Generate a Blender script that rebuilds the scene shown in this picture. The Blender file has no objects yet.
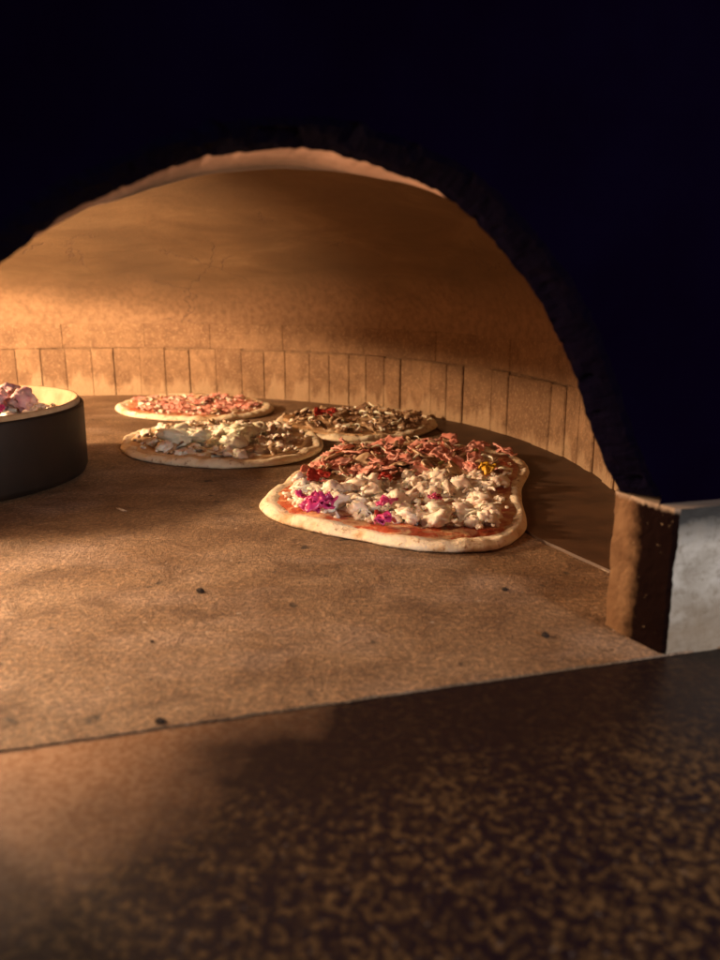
import bpy, bmesh, math, random
from mathutils import Vector, Matrix, noise as mnoise
C = bpy.context.scene.collection
sc = bpy.context.scene
random.seed(7)
# ------------------------------------------------------------------ camera
F, PITCH, H = 776.0, math.radians(14.2), 0.23
cam = bpy.data.cameras.new('camera'); camo = bpy.data.objects.new('camera', cam); C.objects.link(camo)
camo.location = (0, 0, H); camo.rotation_euler = (math.radians(90) - PITCH, 0, 0)
cam.sensor_fit = 'VERTICAL'; cam.sensor_height = 36; cam.lens = F / 960 * 36
cam.clip_start = 0.01; cam.clip_end = 50
cam.dof.use_dof = True; cam.dof.focus_distance = 0.82; cam.dof.aperture_fstop = 6.5
sc.camera = camo
# ------------------------------------------------------------------ world, view
w = bpy.data.worlds.new('World'); sc.world = w; w.use_nodes = True
w.node_tree.nodes['Background'].inputs[0].default_value = (0.10, 0.02, 1.0, 1)
w.node_tree.nodes['Background'].inputs[1].default_value = 0.03
sc.view_settings.view_transform = 'Standard'; sc.view_settings.look = 'None'
sc.view_settings.exposure = 0.2; sc.view_settings.gamma = 1
sc.render.engine = 'CYCLES'; sc.cycles.use_denoising = True
sc.cycles.max_bounces = 8; sc.cycles.diffuse_bounces = 2
# ------------------------------------------------------------------ lamps
def lamp(name, kind, loc, energy, col, aim=None, **kw):
    l = bpy.data.lights.new(name, kind); l.energy = energy; l.color = col
    for k, v in kw.items(): setattr(l, k, v)
    o = bpy.data.objects.new(name, l); C.objects.link(o); o.location = loc
    if aim is not None:
        o.rotation_euler = (Vector(aim) - Vector(loc)).to_track_quat('-Z', 'Y').to_euler()
    return o
WARM = (1.0, 0.64, 0.36)
# main flame, shaded towards the crown of the dome
lamp('burner_low', 'SPOT', (-1.0, 0.95, 0.346), 78, (1.0, 0.65, 0.365), (-1.0 - 0.181, 0.95 - 0.0743, 0.346 - 1.0), spot_size=math.pi, spot_blend=0.025, shadow_soft_size=0.045)
# added fill spot, throws down over the floor
lamp('floor_fill', 'SPOT', (-0.44, 0.52, 0.30), 7.5, (1.0, 0.66, 0.41), (0.0, 0.37, 0.0), spot_size=math.radians(120), spot_blend=0.6, shadow_soft_size=0.085)
# added spot that brings the fire's glow to the left of the dome
lamp('dome_fill', 'SPOT', (-0.66, 0.92, 0.27), 50.0, (1.0, 0.66, 0.38), (-0.66, 1.5, 0.47), spot_size=math.radians(120), spot_blend=1.0, shadow_soft_size=0.06)
# added spot at the left behind the mouth, brightens the throat
lamp('throat_fill', 'SPOT', (-0.42, 0.54, 0.16), 9.0, (1.0, 0.60, 0.38), (-0.06, 0.51, 0.34), spot_size=math.radians(90), spot_blend=0.9, shadow_soft_size=0.03)
# dim neutral room light in front of the oven
lamp('room_lamp', 'AREA', (0.85, -0.6, 0.42), 10, (1.0, 0.92, 0.86), (0.30, 0.45, 0.05), size=0.2)
# ------------------------------------------------------------------ frames of reference
def on_plane(x, y, z=0.0):
    a = (x - 360) / F; b = (480 - y) / F
    d = Vector((a, math.cos(PITCH) + b * math.sin(PITCH), -math.sin(PITCH) + b * math.cos(PITCH)))
    return d * ((z - H) / d.z) + Vector((0, 0, H))
TH = math.radians(15.53); O = Vector((0.19166, 0.45319, 0))
U = Vector((math.cos(TH), math.sin(TH), 0)); V = Vector((-math.sin(TH), math.cos(TH), 0)); ZA = Vector((0, 0, 1))
def W(u, v, z): return O + U * u + V * v + ZA * z
CX, CY, R = -0.4751, 0.8834, 0.7632
# ------------------------------------------------------------------ object helpers
def obj(name, bm, mats, parent=None, smooth=True, loc=None):
    me = bpy.data.meshes.new(name); bm.to_mesh(me); bm.free()
    o = bpy.data.objects.new(name, me); C.objects.link(o)
    for m in (mats if isinstance(mats, (list, tuple)) else [mats]): me.materials.append(m)
    if smooth:
        for p in me.polygons: p.use_smooth = True
    if parent is not None: o.parent = parent
    if loc is not None: o.location = loc
    return o
def tag(o, label=None, cat=None, group=None, kind=None):
    if label: o['label'] = label
    if cat: o['category'] = cat
    if group: o['group'] = group
    if kind: o['kind'] = kind
    return o
def empty(name, loc=(0, 0, 0)):
    o = bpy.data.objects.new(name, None); C.objects.link(o); o.location = loc; o.empty_display_size = 0.02
    return o
def n3(p, s, seed=0.0): return mnoise.noise(Vector(p) * s + Vector((seed, seed * 1.7, -seed)))
# ------------------------------------------------------------------ material helpers
def mat(name):
    m = bpy.data.materials.new(name); m.use_nodes = True
    nt = m.node_tree; b = nt.nodes['Principled BSDF']
    return m, nt, b
def nd(nt, t, **kw):
    n = nt.nodes.new(t)
    for k, v in kw.items(): setattr(n, k, v)
    return n
def noise(nt, scale, detail=6, rough=0.6, vec=None, dist=0.0):
    n = nd(nt, 'ShaderNodeTexNoise'); n.inputs['Scale'].default_value = scale
    n.inputs['Detail'].default_value = detail; n.inputs['Roughness'].default_value = rough
    n.inputs['Distortion'].default_value = dist
    if vec is not None: nt.links.new(vec, n.inputs['Vector'])
    return n
def coord(nt, kind='Object', scale=None, rot=None):
    t = nd(nt, 'ShaderNodeTexCoord')
    if scale is None and rot is None: return t.outputs[kind]
    m = nd(nt, 'ShaderNodeMapping'); nt.links.new(t.outputs[kind], m.inputs[0])
    if scale: m.inputs['Scale'].default_value = scale
    if rot: m.inputs['Rotation'].default_value = rot
    return m.outputs[0]
def ramp(nt, src, stops, interp='LINEAR'):
    r = nd(nt, 'ShaderNodeValToRGB'); r.color_ramp.interpolation = interp
    e = r.color_ramp.elements
    while len(e) < len(stops): e.new(0.5)
    for i, (p, c) in enumerate(stops):
        e[i].position = p; e[i].color = (c, c, c, 1) if isinstance(c, (int, float)) else (*c, 1)
    nt.links.new(src, r.inputs[0]); return r.outputs[0]
def mix(nt, fac, a, b, mode='MIX'):
    m = nd(nt, 'ShaderNodeMix', data_type='RGBA', blend_type=mode)
    for s, i in ((fac, 0), (a, 6), (b, 7)):
        if isinstance(s, bpy.types.NodeSocket): nt.links.new(s, m.inputs[i])
        elif i == 0: m.inputs[0].default_value = s
        else: m.inputs[i].default_value = (*s, 1)
    return m.outputs[2]
def math_(nt, op, a, b=0.0):
    m = nd(nt, 'ShaderNodeMath', operation=op)
    for i, s in enumerate((a, b)):
        if isinstance(s, bpy.types.NodeSocket): nt.links.new(s, m.inputs[i])
        else: m.inputs[i].default_value = s
    return m.outputs[0]
def bump(nt, b, h, strength, dist):
    n = nd(nt, 'ShaderNodeBump'); n.inputs['Strength'].default_value = strength; n.inputs['Distance'].default_value = dist
    nt.links.new(h, n.inputs['Height']); nt.links.new(n.outputs[0], b.inputs['Normal'])
def setc(nt, b, c): nt.links.new(c, b.inputs['Base Color'])

# hearth stone -------------------------------------------------------
def m_floor():
    m, nt, b = mat('hearth_stone'); v = coord(nt)
    big = noise(nt, 6.5, 5, 0.6, v, 0.4); mid = noise(nt, 22, 7, 0.65, v, 0.6); fine = noise(nt, 240, 5, 0.75, v); grit = noise(nt, 620, 2, 0.6, v)
    c = ramp(nt, big.outputs[0], [(0.30, (0.125, 0.068, 0.033)), (0.50, (0.180, 0.108, 0.057)), (0.70, (0.240, 0.158, 0.094))])
    c = mix(nt, ramp(nt, mid.outputs[0], [(0.44, 0.0), (0.66, 0.8)]), c, (0.085, 0.043, 0.020))
    streak = noise(nt, 9, 5, 0.6, coord(nt, 'Object', (0.8, 1.6, 1), (0, 0, TH)))
    c = mix(nt, ramp(nt, streak.outputs[0], [(0.50, 0.0), (0.72, 0.5)]), c, (0.33, 0.24, 0.185))
    c = mix(nt, ramp(nt, fine.outputs[0], [(0.46, 0.0), (0.62, 1.0)]), c, mix(nt, 1.0, c, (2.1, 2.05, 2.0), 'MULTIPLY'))
    c = mix(nt, ramp(nt, grit.outputs[0], [(0.36, 0.75), (0.46, 0.0)]), c, mix(nt, 1.0, c, (0.45, 0.42, 0.4), 'MULTIPLY'))
    fl_ = noise(nt, 130, 2, 0.5, v)
    c = mix(nt, ramp(nt, fl_.outputs[0], [(0.70, 0.0), (0.76, 0.7)]), c, (0.48, 0.38, 0.29))
    spots = noise(nt, 46, 3, 0.5, v)
    c = mix(nt, ramp(nt, spots.outputs[0], [(0.665, 0.0), (0.72, 0.9)]), c, (0.03, 0.018, 0.012))
    setc(nt, b, c); b.inputs['Roughness'].default_value = 0.72
    h = math_(nt, 'ADD', math_(nt, 'MULTIPLY', fine.outputs[0], 0.6), math_(nt, 'ADD', math_(nt, 'MULTIPLY', grit.outputs[0], 0.4), math_(nt, 'MULTIPLY', mid.outputs[0], 2.0)))
    bump(nt, b, h, 0.8, 0.003)
    return m
# brick and plaster -----------------------------------------------------
def m_brick():
    m, nt, b = mat('fire_brick'); v = coord(nt)
    isl = nd(nt, 'ShaderNodeNewGeometry').outputs['Random Per Island']
    c = ramp(nt, isl, [(0.0, (0.19, 0.105, 0.054)), (0.4, (0.235, 0.135, 0.070)), (1.0, (0.28, 0.165, 0.088))])
    n1 = noise(nt, 34, 6, 0.65, v, 0.4); n2 = noise(nt, 210, 4, 0.7, v)
    c = mix(nt, ramp(nt, n1.outputs[0], [(0.36, 0.8), (0.62, 0.0)]), c, (0.14, 0.075, 0.038))
    c = mix(nt, ramp(nt, n2.outputs[0], [(0.52, 0.0), (0.70, 0.75)]), c, (0.40, 0.25, 0.14))
    # chalky drips along the foot of the bricks
    drip = noise(nt, 26, 4, 0.6, coord(nt, 'Object', (1, 1, 0.28)))
    sx = nd(nt, 'ShaderNodeSeparateXYZ'); nt.links.new(coord(nt), sx.inputs[0])
    low = ramp(nt, math_(nt, 'MULTIPLY', sx.outputs[2], 10), [(0.0, 0.34), (0.55, 0.0)])
    c = mix(nt, ramp(nt, math_(nt, 'ADD', drip.outputs[0], low), [(0.66, 0.0), (0.78, 0.7)]), c, (0.40, 0.27, 0.16))
    setc(nt, b, c); b.inputs['Roughness'].default_value = 0.9
    bump(nt, b, math_(nt, 'ADD', n1.outputs[0], math_(nt, 'MULTIPLY', n2.outputs[0], 0.4)), 0.9, 0.006)
    return m
def m_dome():
    m, nt, b = mat('dome_plaster'); v = coord(nt)
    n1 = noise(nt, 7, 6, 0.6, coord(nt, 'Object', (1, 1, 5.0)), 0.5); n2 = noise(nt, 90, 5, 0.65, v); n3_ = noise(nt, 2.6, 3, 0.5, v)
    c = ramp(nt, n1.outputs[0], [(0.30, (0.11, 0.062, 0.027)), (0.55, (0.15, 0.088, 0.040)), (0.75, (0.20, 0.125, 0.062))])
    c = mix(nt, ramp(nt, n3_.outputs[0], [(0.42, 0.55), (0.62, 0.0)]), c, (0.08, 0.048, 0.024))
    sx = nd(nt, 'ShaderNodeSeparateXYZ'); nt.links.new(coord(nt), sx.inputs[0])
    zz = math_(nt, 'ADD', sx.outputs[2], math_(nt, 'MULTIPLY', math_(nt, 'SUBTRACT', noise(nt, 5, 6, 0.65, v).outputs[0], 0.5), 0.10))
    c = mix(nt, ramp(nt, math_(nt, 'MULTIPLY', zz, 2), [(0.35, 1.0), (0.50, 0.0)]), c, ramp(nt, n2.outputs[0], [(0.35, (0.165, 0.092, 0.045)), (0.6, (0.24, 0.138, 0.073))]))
    vo = nd(nt, 'ShaderNodeTexVoronoi', feature='DISTANCE_TO_EDGE'); vo.inputs['Scale'].default_value = 5.5
    wv = nd(nt, 'ShaderNodeVectorMath', operation='ADD')
    nn = noise(nt, 14, 4, 0.6, v); nt.links.new(coord(nt, 'Object', (1, 1, 2.0)), wv.inputs[0])
    sc_ = nd(nt, 'ShaderNodeVectorMath', operation='SCALE'); sc_.inputs['Scale'].default_value = 0.12
    nt.links.new(nn.outputs[1], sc_.inputs[0]); nt.links.new(sc_.outputs[0], wv.inputs[1]); nt.links.new(wv.outputs[0], vo.inputs['Vector'])
    crack = math_(nt, 'MULTIPLY', ramp(nt, vo.outputs[0], [(0.0, 1.0), (0.010, 0.0)]), ramp(nt, noise(nt, 5, 2, 0.5, v).outputs[0], [(0.53, 0.0), (0.58, 0.8)]))
    c = mix(nt, crack, c, (0.09, 0.05, 0.03))
    setc(nt, b, c); b.inputs['Roughness'].default_value = 0.85
    bump(nt, b, math_(nt, 'SUBTRACT', math_(nt, 'ADD', n1.outputs[0], math_(nt, 'MULTIPLY', n2.outputs[0], 0.35)), crack), 0.35, 0.005)
    return m
def m_throat():
    m, nt, b = mat('throat_plaster'); v = coord(nt)
    n1 = noise(nt, 30, 6, 0.65, v, 0.4)
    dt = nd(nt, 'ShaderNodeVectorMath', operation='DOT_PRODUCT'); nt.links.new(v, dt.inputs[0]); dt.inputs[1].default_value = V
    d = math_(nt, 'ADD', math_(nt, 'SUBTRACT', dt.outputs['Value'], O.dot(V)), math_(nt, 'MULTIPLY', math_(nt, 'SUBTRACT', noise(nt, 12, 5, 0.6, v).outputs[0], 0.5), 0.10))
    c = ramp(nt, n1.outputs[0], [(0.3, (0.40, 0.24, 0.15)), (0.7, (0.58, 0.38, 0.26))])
    setc(nt, b, mix(nt, ramp(nt, math_(nt, 'MULTIPLY', d, 5), [(0.24, 0.0), (0.66, 0.98)]), c, (0.055, 0.032, 0.016)))  # light fading inwards, painted in as a darker plaster tone
    b.inputs['Roughness'].default_value = 0.8
    bump(nt, b, noise(nt, 60, 6, 0.7, v).outputs[0], 0.5, 0.004)
    return m
def m_soot():
    m, nt, b = mat('sooty_arch_brick'); v = coord(nt)
    n1 = noise(nt, 30, 6, 0.65, v, 0.4)
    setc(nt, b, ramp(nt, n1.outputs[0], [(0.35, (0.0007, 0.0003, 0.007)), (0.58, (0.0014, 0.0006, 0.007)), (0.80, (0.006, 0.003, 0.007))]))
    b.inputs['Roughness'].default_value = 0.85; b.inputs['Specular IOR Level'].default_value = 0.03
    bump(nt, b, noise(nt, 120, 6, 0.7, v).outputs[0], 0.6, 0.004)
    return m
def m_facade():
    m, nt, b = mat('black_front_metal'); v = coord(nt)
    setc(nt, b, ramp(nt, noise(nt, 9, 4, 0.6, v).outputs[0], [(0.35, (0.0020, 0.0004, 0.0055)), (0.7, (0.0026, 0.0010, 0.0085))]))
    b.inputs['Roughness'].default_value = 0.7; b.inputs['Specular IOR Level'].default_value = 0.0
    return m
def m_jamb_side():
    m, nt, b = mat('jamb_firebrick_with_shade'); v = coord(nt)
    n1 = noise(nt, 40, 6, 0.65, v); n2 = noise(nt, 300, 3, 0.6, v)
    c = ramp(nt, n1.outputs[0], [(0.3, (0.14, 0.075, 0.04)), (0.7, (0.24, 0.145, 0.08))])
    # shade on the outer half of the jamb, painted into its colour
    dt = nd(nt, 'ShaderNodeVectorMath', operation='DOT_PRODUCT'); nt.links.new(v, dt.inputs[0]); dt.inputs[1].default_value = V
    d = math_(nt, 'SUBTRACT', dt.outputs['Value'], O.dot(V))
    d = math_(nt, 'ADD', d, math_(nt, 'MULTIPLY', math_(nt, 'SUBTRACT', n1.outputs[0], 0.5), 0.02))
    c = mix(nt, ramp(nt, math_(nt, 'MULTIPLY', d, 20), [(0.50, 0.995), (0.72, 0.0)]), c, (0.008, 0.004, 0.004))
    c = mix(nt, ramp(nt, n2.outputs[0], [(0.70, 0.0), (0.74, 0.5)]), c, (0.4, 0.3, 0.2))
    sx = nd(nt, 'ShaderNodeSeparateXYZ'); nt.links.new(coord(nt), sx.inputs[0])
    c = mix(nt, ramp(nt, math_(nt, 'MULTIPLY', math_(nt, 'ADD', sx.outputs[2], math_(nt, 'MULTIPLY', math_(nt, 'SUBTRACT', n2.outputs[0], 0.5), 0.006)), 10), [(0.925, 0.0), (0.955, 0.85)]), c, (0.40, 0.31, 0.24))
    setc(nt, b, c); b.inputs['Roughness'].default_value = 0.9; b.inputs['Specular IOR Level'].default_value = 0.0
    bump(nt, b, n1.outputs[0], 0.3, 0.003)
    return m
def m_jamb_front():
    m, nt, b = mat('pale_stone_front'); v = coord(nt)
    n1 = noise(nt, 26, 6, 0.65, v, 0.5); n2 = noise(nt, 160, 4, 0.7, v)
    c = ramp(nt, n1.outputs[0], [(0.32, (0.30, 0.26, 0.21)), (0.5, (0.50, 0.465, 0.41)), (0.7, (0.70, 0.67, 0.64))])
    c = mix(nt, ramp(nt, n2.outputs[0], [(0.35, 0.6), (0.5, 0.0)]), c, (0.22, 0.18, 0.13))
    sx = nd(nt, 'ShaderNodeSeparateXYZ'); nt.links.new(coord(nt), sx.inputs[0])
    z = math_(nt, 'ADD', sx.outputs[2], math_(nt, 'MULTIPLY', math_(nt, 'SUBTRACT', n1.outputs[0], 0.5), 0.035))
    c = mix(nt, ramp(nt, math_(nt, 'MULTIPLY', z, 10), [(0.10, 0.75), (0.50, 0.0)]), c, (0.27, 0.20, 0.13))
    c = mix(nt, ramp(nt, math_(nt, 'MULTIPLY', z, 10), [(0.72, 0.0), (0.90, 0.97)]), c, (0.014, 0.013, 0.013))
    setc(nt, b, c); b.inputs['Roughness'].default_value = 0.75
    bump(nt, b, n1.outputs[0], 0.4, 0.004)
    return m
def m_granite():
    m, nt, b = mat('mottled_granite'); v = coord(nt)
    n1 = noise(nt, 215, 7, 0.72, v, 0.0); n2 = noise(nt, 330, 3, 0.6, v); n3_ = noise(nt, 9, 3, 0.5, v)
    f = math_(nt, 'ADD', n1.outputs[0], math_(nt, 'MULTIPLY', math_(nt, 'SUBTRACT', n3_.outputs[0], 0.5), 0.25))
    c = ramp(nt, f, [(0.44, (0.010, 0.005, 0.011)), (0.52, (0.035, 0.020, 0.013)), (0.62, (0.13, 0.078, 0.036)), (0.78, (0.20, 0.13, 0.062))])
    c = mix(nt, ramp(nt, n2.outputs[0], [(0.66, 0.0), (0.72, 0.35)]), c, (0.30, 0.26, 0.24))
    # darker strip along the oven mouth
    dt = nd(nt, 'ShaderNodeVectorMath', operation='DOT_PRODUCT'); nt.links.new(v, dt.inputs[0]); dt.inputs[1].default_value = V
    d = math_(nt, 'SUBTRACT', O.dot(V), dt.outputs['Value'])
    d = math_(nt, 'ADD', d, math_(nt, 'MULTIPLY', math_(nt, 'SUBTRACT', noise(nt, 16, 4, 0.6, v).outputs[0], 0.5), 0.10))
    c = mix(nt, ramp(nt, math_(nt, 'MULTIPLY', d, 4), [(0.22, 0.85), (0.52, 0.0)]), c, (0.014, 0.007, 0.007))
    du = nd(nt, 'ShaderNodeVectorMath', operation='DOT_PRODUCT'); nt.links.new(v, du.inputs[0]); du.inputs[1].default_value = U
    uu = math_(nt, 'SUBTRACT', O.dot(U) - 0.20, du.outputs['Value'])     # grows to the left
    st = math_(nt, 'SUBTRACT', math_(nt, 'MULTIPLY', uu, 3.2), math_(nt, 'MULTIPLY', d, 4.0))  # orange fire glow on the ledge's left, painted into the granite colour
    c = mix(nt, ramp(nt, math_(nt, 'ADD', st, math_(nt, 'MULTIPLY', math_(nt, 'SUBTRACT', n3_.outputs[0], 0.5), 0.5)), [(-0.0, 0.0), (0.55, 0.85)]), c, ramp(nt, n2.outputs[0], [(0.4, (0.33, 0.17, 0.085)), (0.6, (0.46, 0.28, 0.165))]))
    setc(nt, b, c)
    b.inputs['Roughness'].default_value = 0.42; b.inputs['Specular IOR Level'].default_value = 0.3
    bump(nt, b, noise(nt, 60, 4, 0.6, v).outputs[0], 0.12, 0.002)
    return m
def m_simple(name, col, rough=0.7, var=0.25, scale=60, bstr=0.3, sub=0.0, dark=None, coat=0.0):
    m, nt, b = mat(name); v = coord(nt)
    n1 = noise(nt, scale, 5, 0.6, v)
    lo = dark or tuple(x * (1 - var) for x in col)
    setc(nt, b, ramp(nt, n1.outputs[0], [(0.35, lo), (0.62, col)]))
    b.inputs['Roughness'].default_value = rough
    if coat: b.inputs['Coat Weight'].default_value = coat; b.inputs['Coat Roughness'].default_value = 0.2
    if sub:
        b.inputs['Subsurface Weight'].default_value = sub; b.inputs['Subsurface Radius'].default_value = (0.006, 0.003, 0.0015); b.inputs['Subsurface Scale'].default_value = 1.0
    if bstr: bump(nt, b, noise(nt, scale * 3, 4, 0.6, v).outputs[0], bstr, 0.001)
    return m
def m_crust():
    m, nt, b = mat('pizza_crust'); v = coord(nt)
    n1 = noise(nt, 28, 5, 0.6, v); n2 = noise(nt, 160, 4, 0.6, v)
    c = ramp(nt, n1.outputs[0], [(0.34, (0.55, 0.36, 0.19)), (0.46, (0.80, 0.66, 0.47)), (0.66, (0.87, 0.78, 0.61))])
    c = mix(nt, ramp(nt, n2.outputs[0], [(0.58, 0.0), (0.68, 0.85)]), c, (0.34, 0.17, 0.07))
    setc(nt, b, c); b.inputs['Roughness'].default_value = 0.75
    b.inputs['Subsurface Weight'].default_value = 0.15; b.inputs['Subsurface Radius'].default_value = (0.006, 0.003, 0.001); b.inputs['Subsurface Scale'].default_value = 1.0
    bump(nt, b, math_(nt, 'ADD', n1.outputs[0], math_(nt, 'MULTIPLY', n2.outputs[0], 0.4)), 0.8, 0.004)
    return m
def m_sauce(name, red=(0.42, 0.075, 0.03), cheese=(0.62, 0.36, 0.19), amt=0.5):
    m, nt, b = mat(name); v = coord(nt)
    n1 = noise(nt, 55, 5, 0.6, v, 0.8); n2 = noise(nt, 180, 4, 0.6, v)
    c = mix(nt, ramp(nt, n1.outputs[0], [(amt - 0.05, 0.0), (amt + 0.07, 1.0)]), red, cheese)
    c = mix(nt, ramp(nt, n2.outputs[0], [(0.58, 0.0), (0.72, 0.7)]), c, (0.25, 0.07, 0.03))
    setc(nt, b, c); b.inputs['Roughness'].default_value = 0.38
    bump(nt, b, math_(nt, 'ADD', n1.outputs[0], n2.outputs[0]), 0.6, 0.003)
    return m
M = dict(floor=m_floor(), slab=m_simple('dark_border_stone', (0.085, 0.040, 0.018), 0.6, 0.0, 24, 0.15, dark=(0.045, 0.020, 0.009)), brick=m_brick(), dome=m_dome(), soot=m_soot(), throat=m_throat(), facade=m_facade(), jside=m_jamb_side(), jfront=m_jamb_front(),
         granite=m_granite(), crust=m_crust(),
         mortar=m_simple('dark_mortar', (0.22, 0.13, 0.07), 0.95, 0.5, 80),
         sauce=m_sauce('tomato_sauce'), sauce_white=m_sauce('pale_melted_cheese', (0.55, 0.33, 0.17), (0.72, 0.50, 0.29)),
         curd=m_simple('white_cheese_curd', (0.94, 0.87, 0.76), 0.5, 0.0, 40, 0.3, 0.3, dark=(0.84, 0.66, 0.54)),
         mozz=m_simple('melting_mozzarella', (0.96, 0.92, 0.74), 0.35, 0.1, 30, 0.2, 0.2),
         ham=m_simple('pink_ham', (0.90, 0.48, 0.42), 0.45, 0.0, 60, 0.3, 0.1, dark=(0.66, 0.22, 0.16)),
         mush=m_simple('cooked_mushroom', (0.70, 0.52, 0.34), 0.5, 0.0, 90, 0.3, dark=(0.38, 0.22, 0.12), coat=0.3),
         mushdark=m_simple('dark_mushroom', (0.32, 0.18, 0.10), 0.5, 0.0, 90, 0.3, dark=(0.10, 0.05, 0.03), coat=0.3),
         red=m_simple('red_pepper', (0.50, 0.045, 0.035), 0.35, 0.4, 60, 0.2, coat=0.3),
         beet=m_simple('magenta_onion', (0.66, 0.05, 0.24), 0.4, 0.4, 60, 0.2, coat=0.3),
         yellow=m_simple('yellow_pepper', (0.80, 0.45, 0.03), 0.4, 0.3, 60, 0.2),
         green=m_simple('olive_green_pepper', (0.22, 0.20, 0.05), 0.4, 0.3, 60, 0.2),
         pan=m_simple('blackened_steel', (0.014, 0.006, 0.003), 0.6, 0.5, 30, 0.2),
         crumb=m_simple('charred_crumb', (0.03, 0.016, 0.010), 0.9, 0.5, 200, 0.5),
         ash=m_simple('pale_flour_smear', (0.62, 0.50, 0.38), 0.9, 0.3, 200, 0.5))

# ------------------------------------------------------------------ setting: floor and ledge
def uv_sheet(name, u0, u1, v0, v1, z, thick, m, nu, nv, edge_noise=0.0, bevel=0.002):
    bm = bmesh.new(); top = []
    for j in range(nv + 1):
        row = []
        for i in range(nu + 1):
            u = u0 + (u1 - u0) * i / nu; v = v0 + (v1 - v0) * j / nv; zz = z
            if edge_noise and j == 0: v += edge_noise * n3((u, 0, 0), 60) + edge_noise * 0.6 * n3((u, 3, 0), 240)
            row.append(bm.verts.new(W(u, v, zz)))
        top.append(row)
    for j in range(nv):
        for i in range(nu): bm.faces.new((top[j][i], top[j][i + 1], top[j + 1][i + 1], top[j + 1][i]))
    edges = [e for e in bm.edges if e.is_boundary]
    r = bmesh.ops.extrude_edge_only(bm, edges=edges)
    for g in r['geom']:
        if isinstance(g, bmesh.types.BMVert): g.co.z -= thick
    bmesh.ops.recalc_face_normals(bm, faces=bm.faces)
    return obj(name, bm, m, smooth=False)
fl = uv_sheet('floor', -1.45, 0.0, 0.0, 1.55, 0.0, 0.03, M['floor'], 500, 4, 0.0014)
# move floor right end beyond the jamb inside the oven: the sheet runs on under the jamb and wall
for vtx in fl.data.vertices:
    p = vtx.co - O; u = p.dot(U)
    if u > -0.03: vtx.co = vtx.co + U * 0.45
tag(fl, kind='structure')
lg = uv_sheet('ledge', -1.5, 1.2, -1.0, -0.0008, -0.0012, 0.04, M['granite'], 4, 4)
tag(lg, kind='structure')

# ------------------------------------------------------------------ the oven
oven = tag(empty('pizza_oven', (CX, CY, 0)), 'domed brick pizza oven with a black front and a rough arched mouth', 'oven')
inv = Matrix.Translation((-CX, -CY, 0))
def child(o):
    o.parent = oven; o.matrix_parent_inverse = inv; return o
def clip(bm, vmin):
    g = bm.verts[:] + bm.edges[:] + bm.faces[:]
    bmesh.ops.bisect_plane(bm, geom=g, plane_co=W(0, vmin, 0), plane_no=V, clear_inner=True)
T_IN = 0.0435   # far side of the front wall
def arc_block(bm, a0, a1, z0, z1, rin, rout, seg=3, be=0.0016):
    # a curved brick: inner face bevelled
    prof = [(rin + be, z0), (rin, z0 + be), (rin, z1 - be), (rin + be, z1), (rout, z1), (rout, z0)]
    da = be / R; rings = []
    angs = [a0, a0 + da] + [a0 + (a1 - a0) * k / seg for k in range(1, seg)] + [a1 - da, a1]
    for k, a in enumerate(angs):
        off = be if k in (0, len(angs) - 1) else 0
        rings.append([bm.verts.new((CX + (r + (off if r < rin + be * 2 else 0)) * math.cos(a), CY + (r + (off if r < rin + be * 2 else 0)) * math.sin(a), z)) for r, z in prof])
    for k in range(len(rings) - 1):
        for i in range(6):
            j = (i + 1) % 6; bm.faces.new((rings[k][i], rings[k][j], rings[k + 1][j], rings[k + 1][i]))
    bm.faces.new(rings[0]); bm.faces.new(rings[-1][::-1])
rb = random.Random(3)
bm = bmesh.new(); a = math.radians(-60)
while a < math.radians(260):          # soldier course
    wd = (0.053 if math.degrees(a) > 55 else 0.043) * rb.uniform(0.85, 1.12)
    if rb.random() < 0.08: wd *= 1.7
    gap = 0.0005 + (0.0013 if rb.random() < 0.15 else 0)
    ri = R + rb.uniform(-0.0022, 0.002)
    arc_block(bm, a, a + (wd - gap) / R, -0.002, 0.0975 + rb.uniform(-0.002, 0.003), ri, R + 0.05)
    a += wd / R
a = math.radians(-62)
while a < math.radians(260):          # long course above
    wd = rb.uniform(0.10, 0.22)
    arc_block(bm, a, a + (wd - 0.0005) / R, 0.0998 + rb.uniform(0, 0.0008), 0.150, R - 0.0006 + rb.uniform(-0.0006, 0.0006), R + 0.05, 6, 0.0008)
    a += wd / R
for vtx in bm.verts:
    d = 0.0020 * n3(vtx.co, 55) ; r_ = Vector((vtx.co.x - CX, vtx.co.y - CY, 0)).normalized(); vtx.co += r_ * d; vtx.co.z += 0.0012 * n3(vtx.co, 60, 5)
clip(bm, 0.050)
bmesh.ops.recalc_face_normals(bm, faces=bm.faces)
child(obj('brick_wall', bm, M['brick'], smooth=False))
bm = bmesh.new()
NA = 160; lo = []; hi = []
for k in range(NA):
    a = 2 * math.pi * k / NA
    lo.append(bm.verts.new((CX + (R + .004) * math.cos(a), CY + (R + .004) * math.sin(a), -0.01))); hi.append(bm.verts.new((CX + (R + .004) * math.cos(a), CY + (R + .004) * math.sin(a), 0.15)))
for k in range(NA): bm.faces.new((lo[k], lo[(k + 1) % NA], hi[(k + 1) % NA], hi[k]))
clip(bm, 0.050)
child(obj('mortar', bm, M['mortar']))
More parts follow.
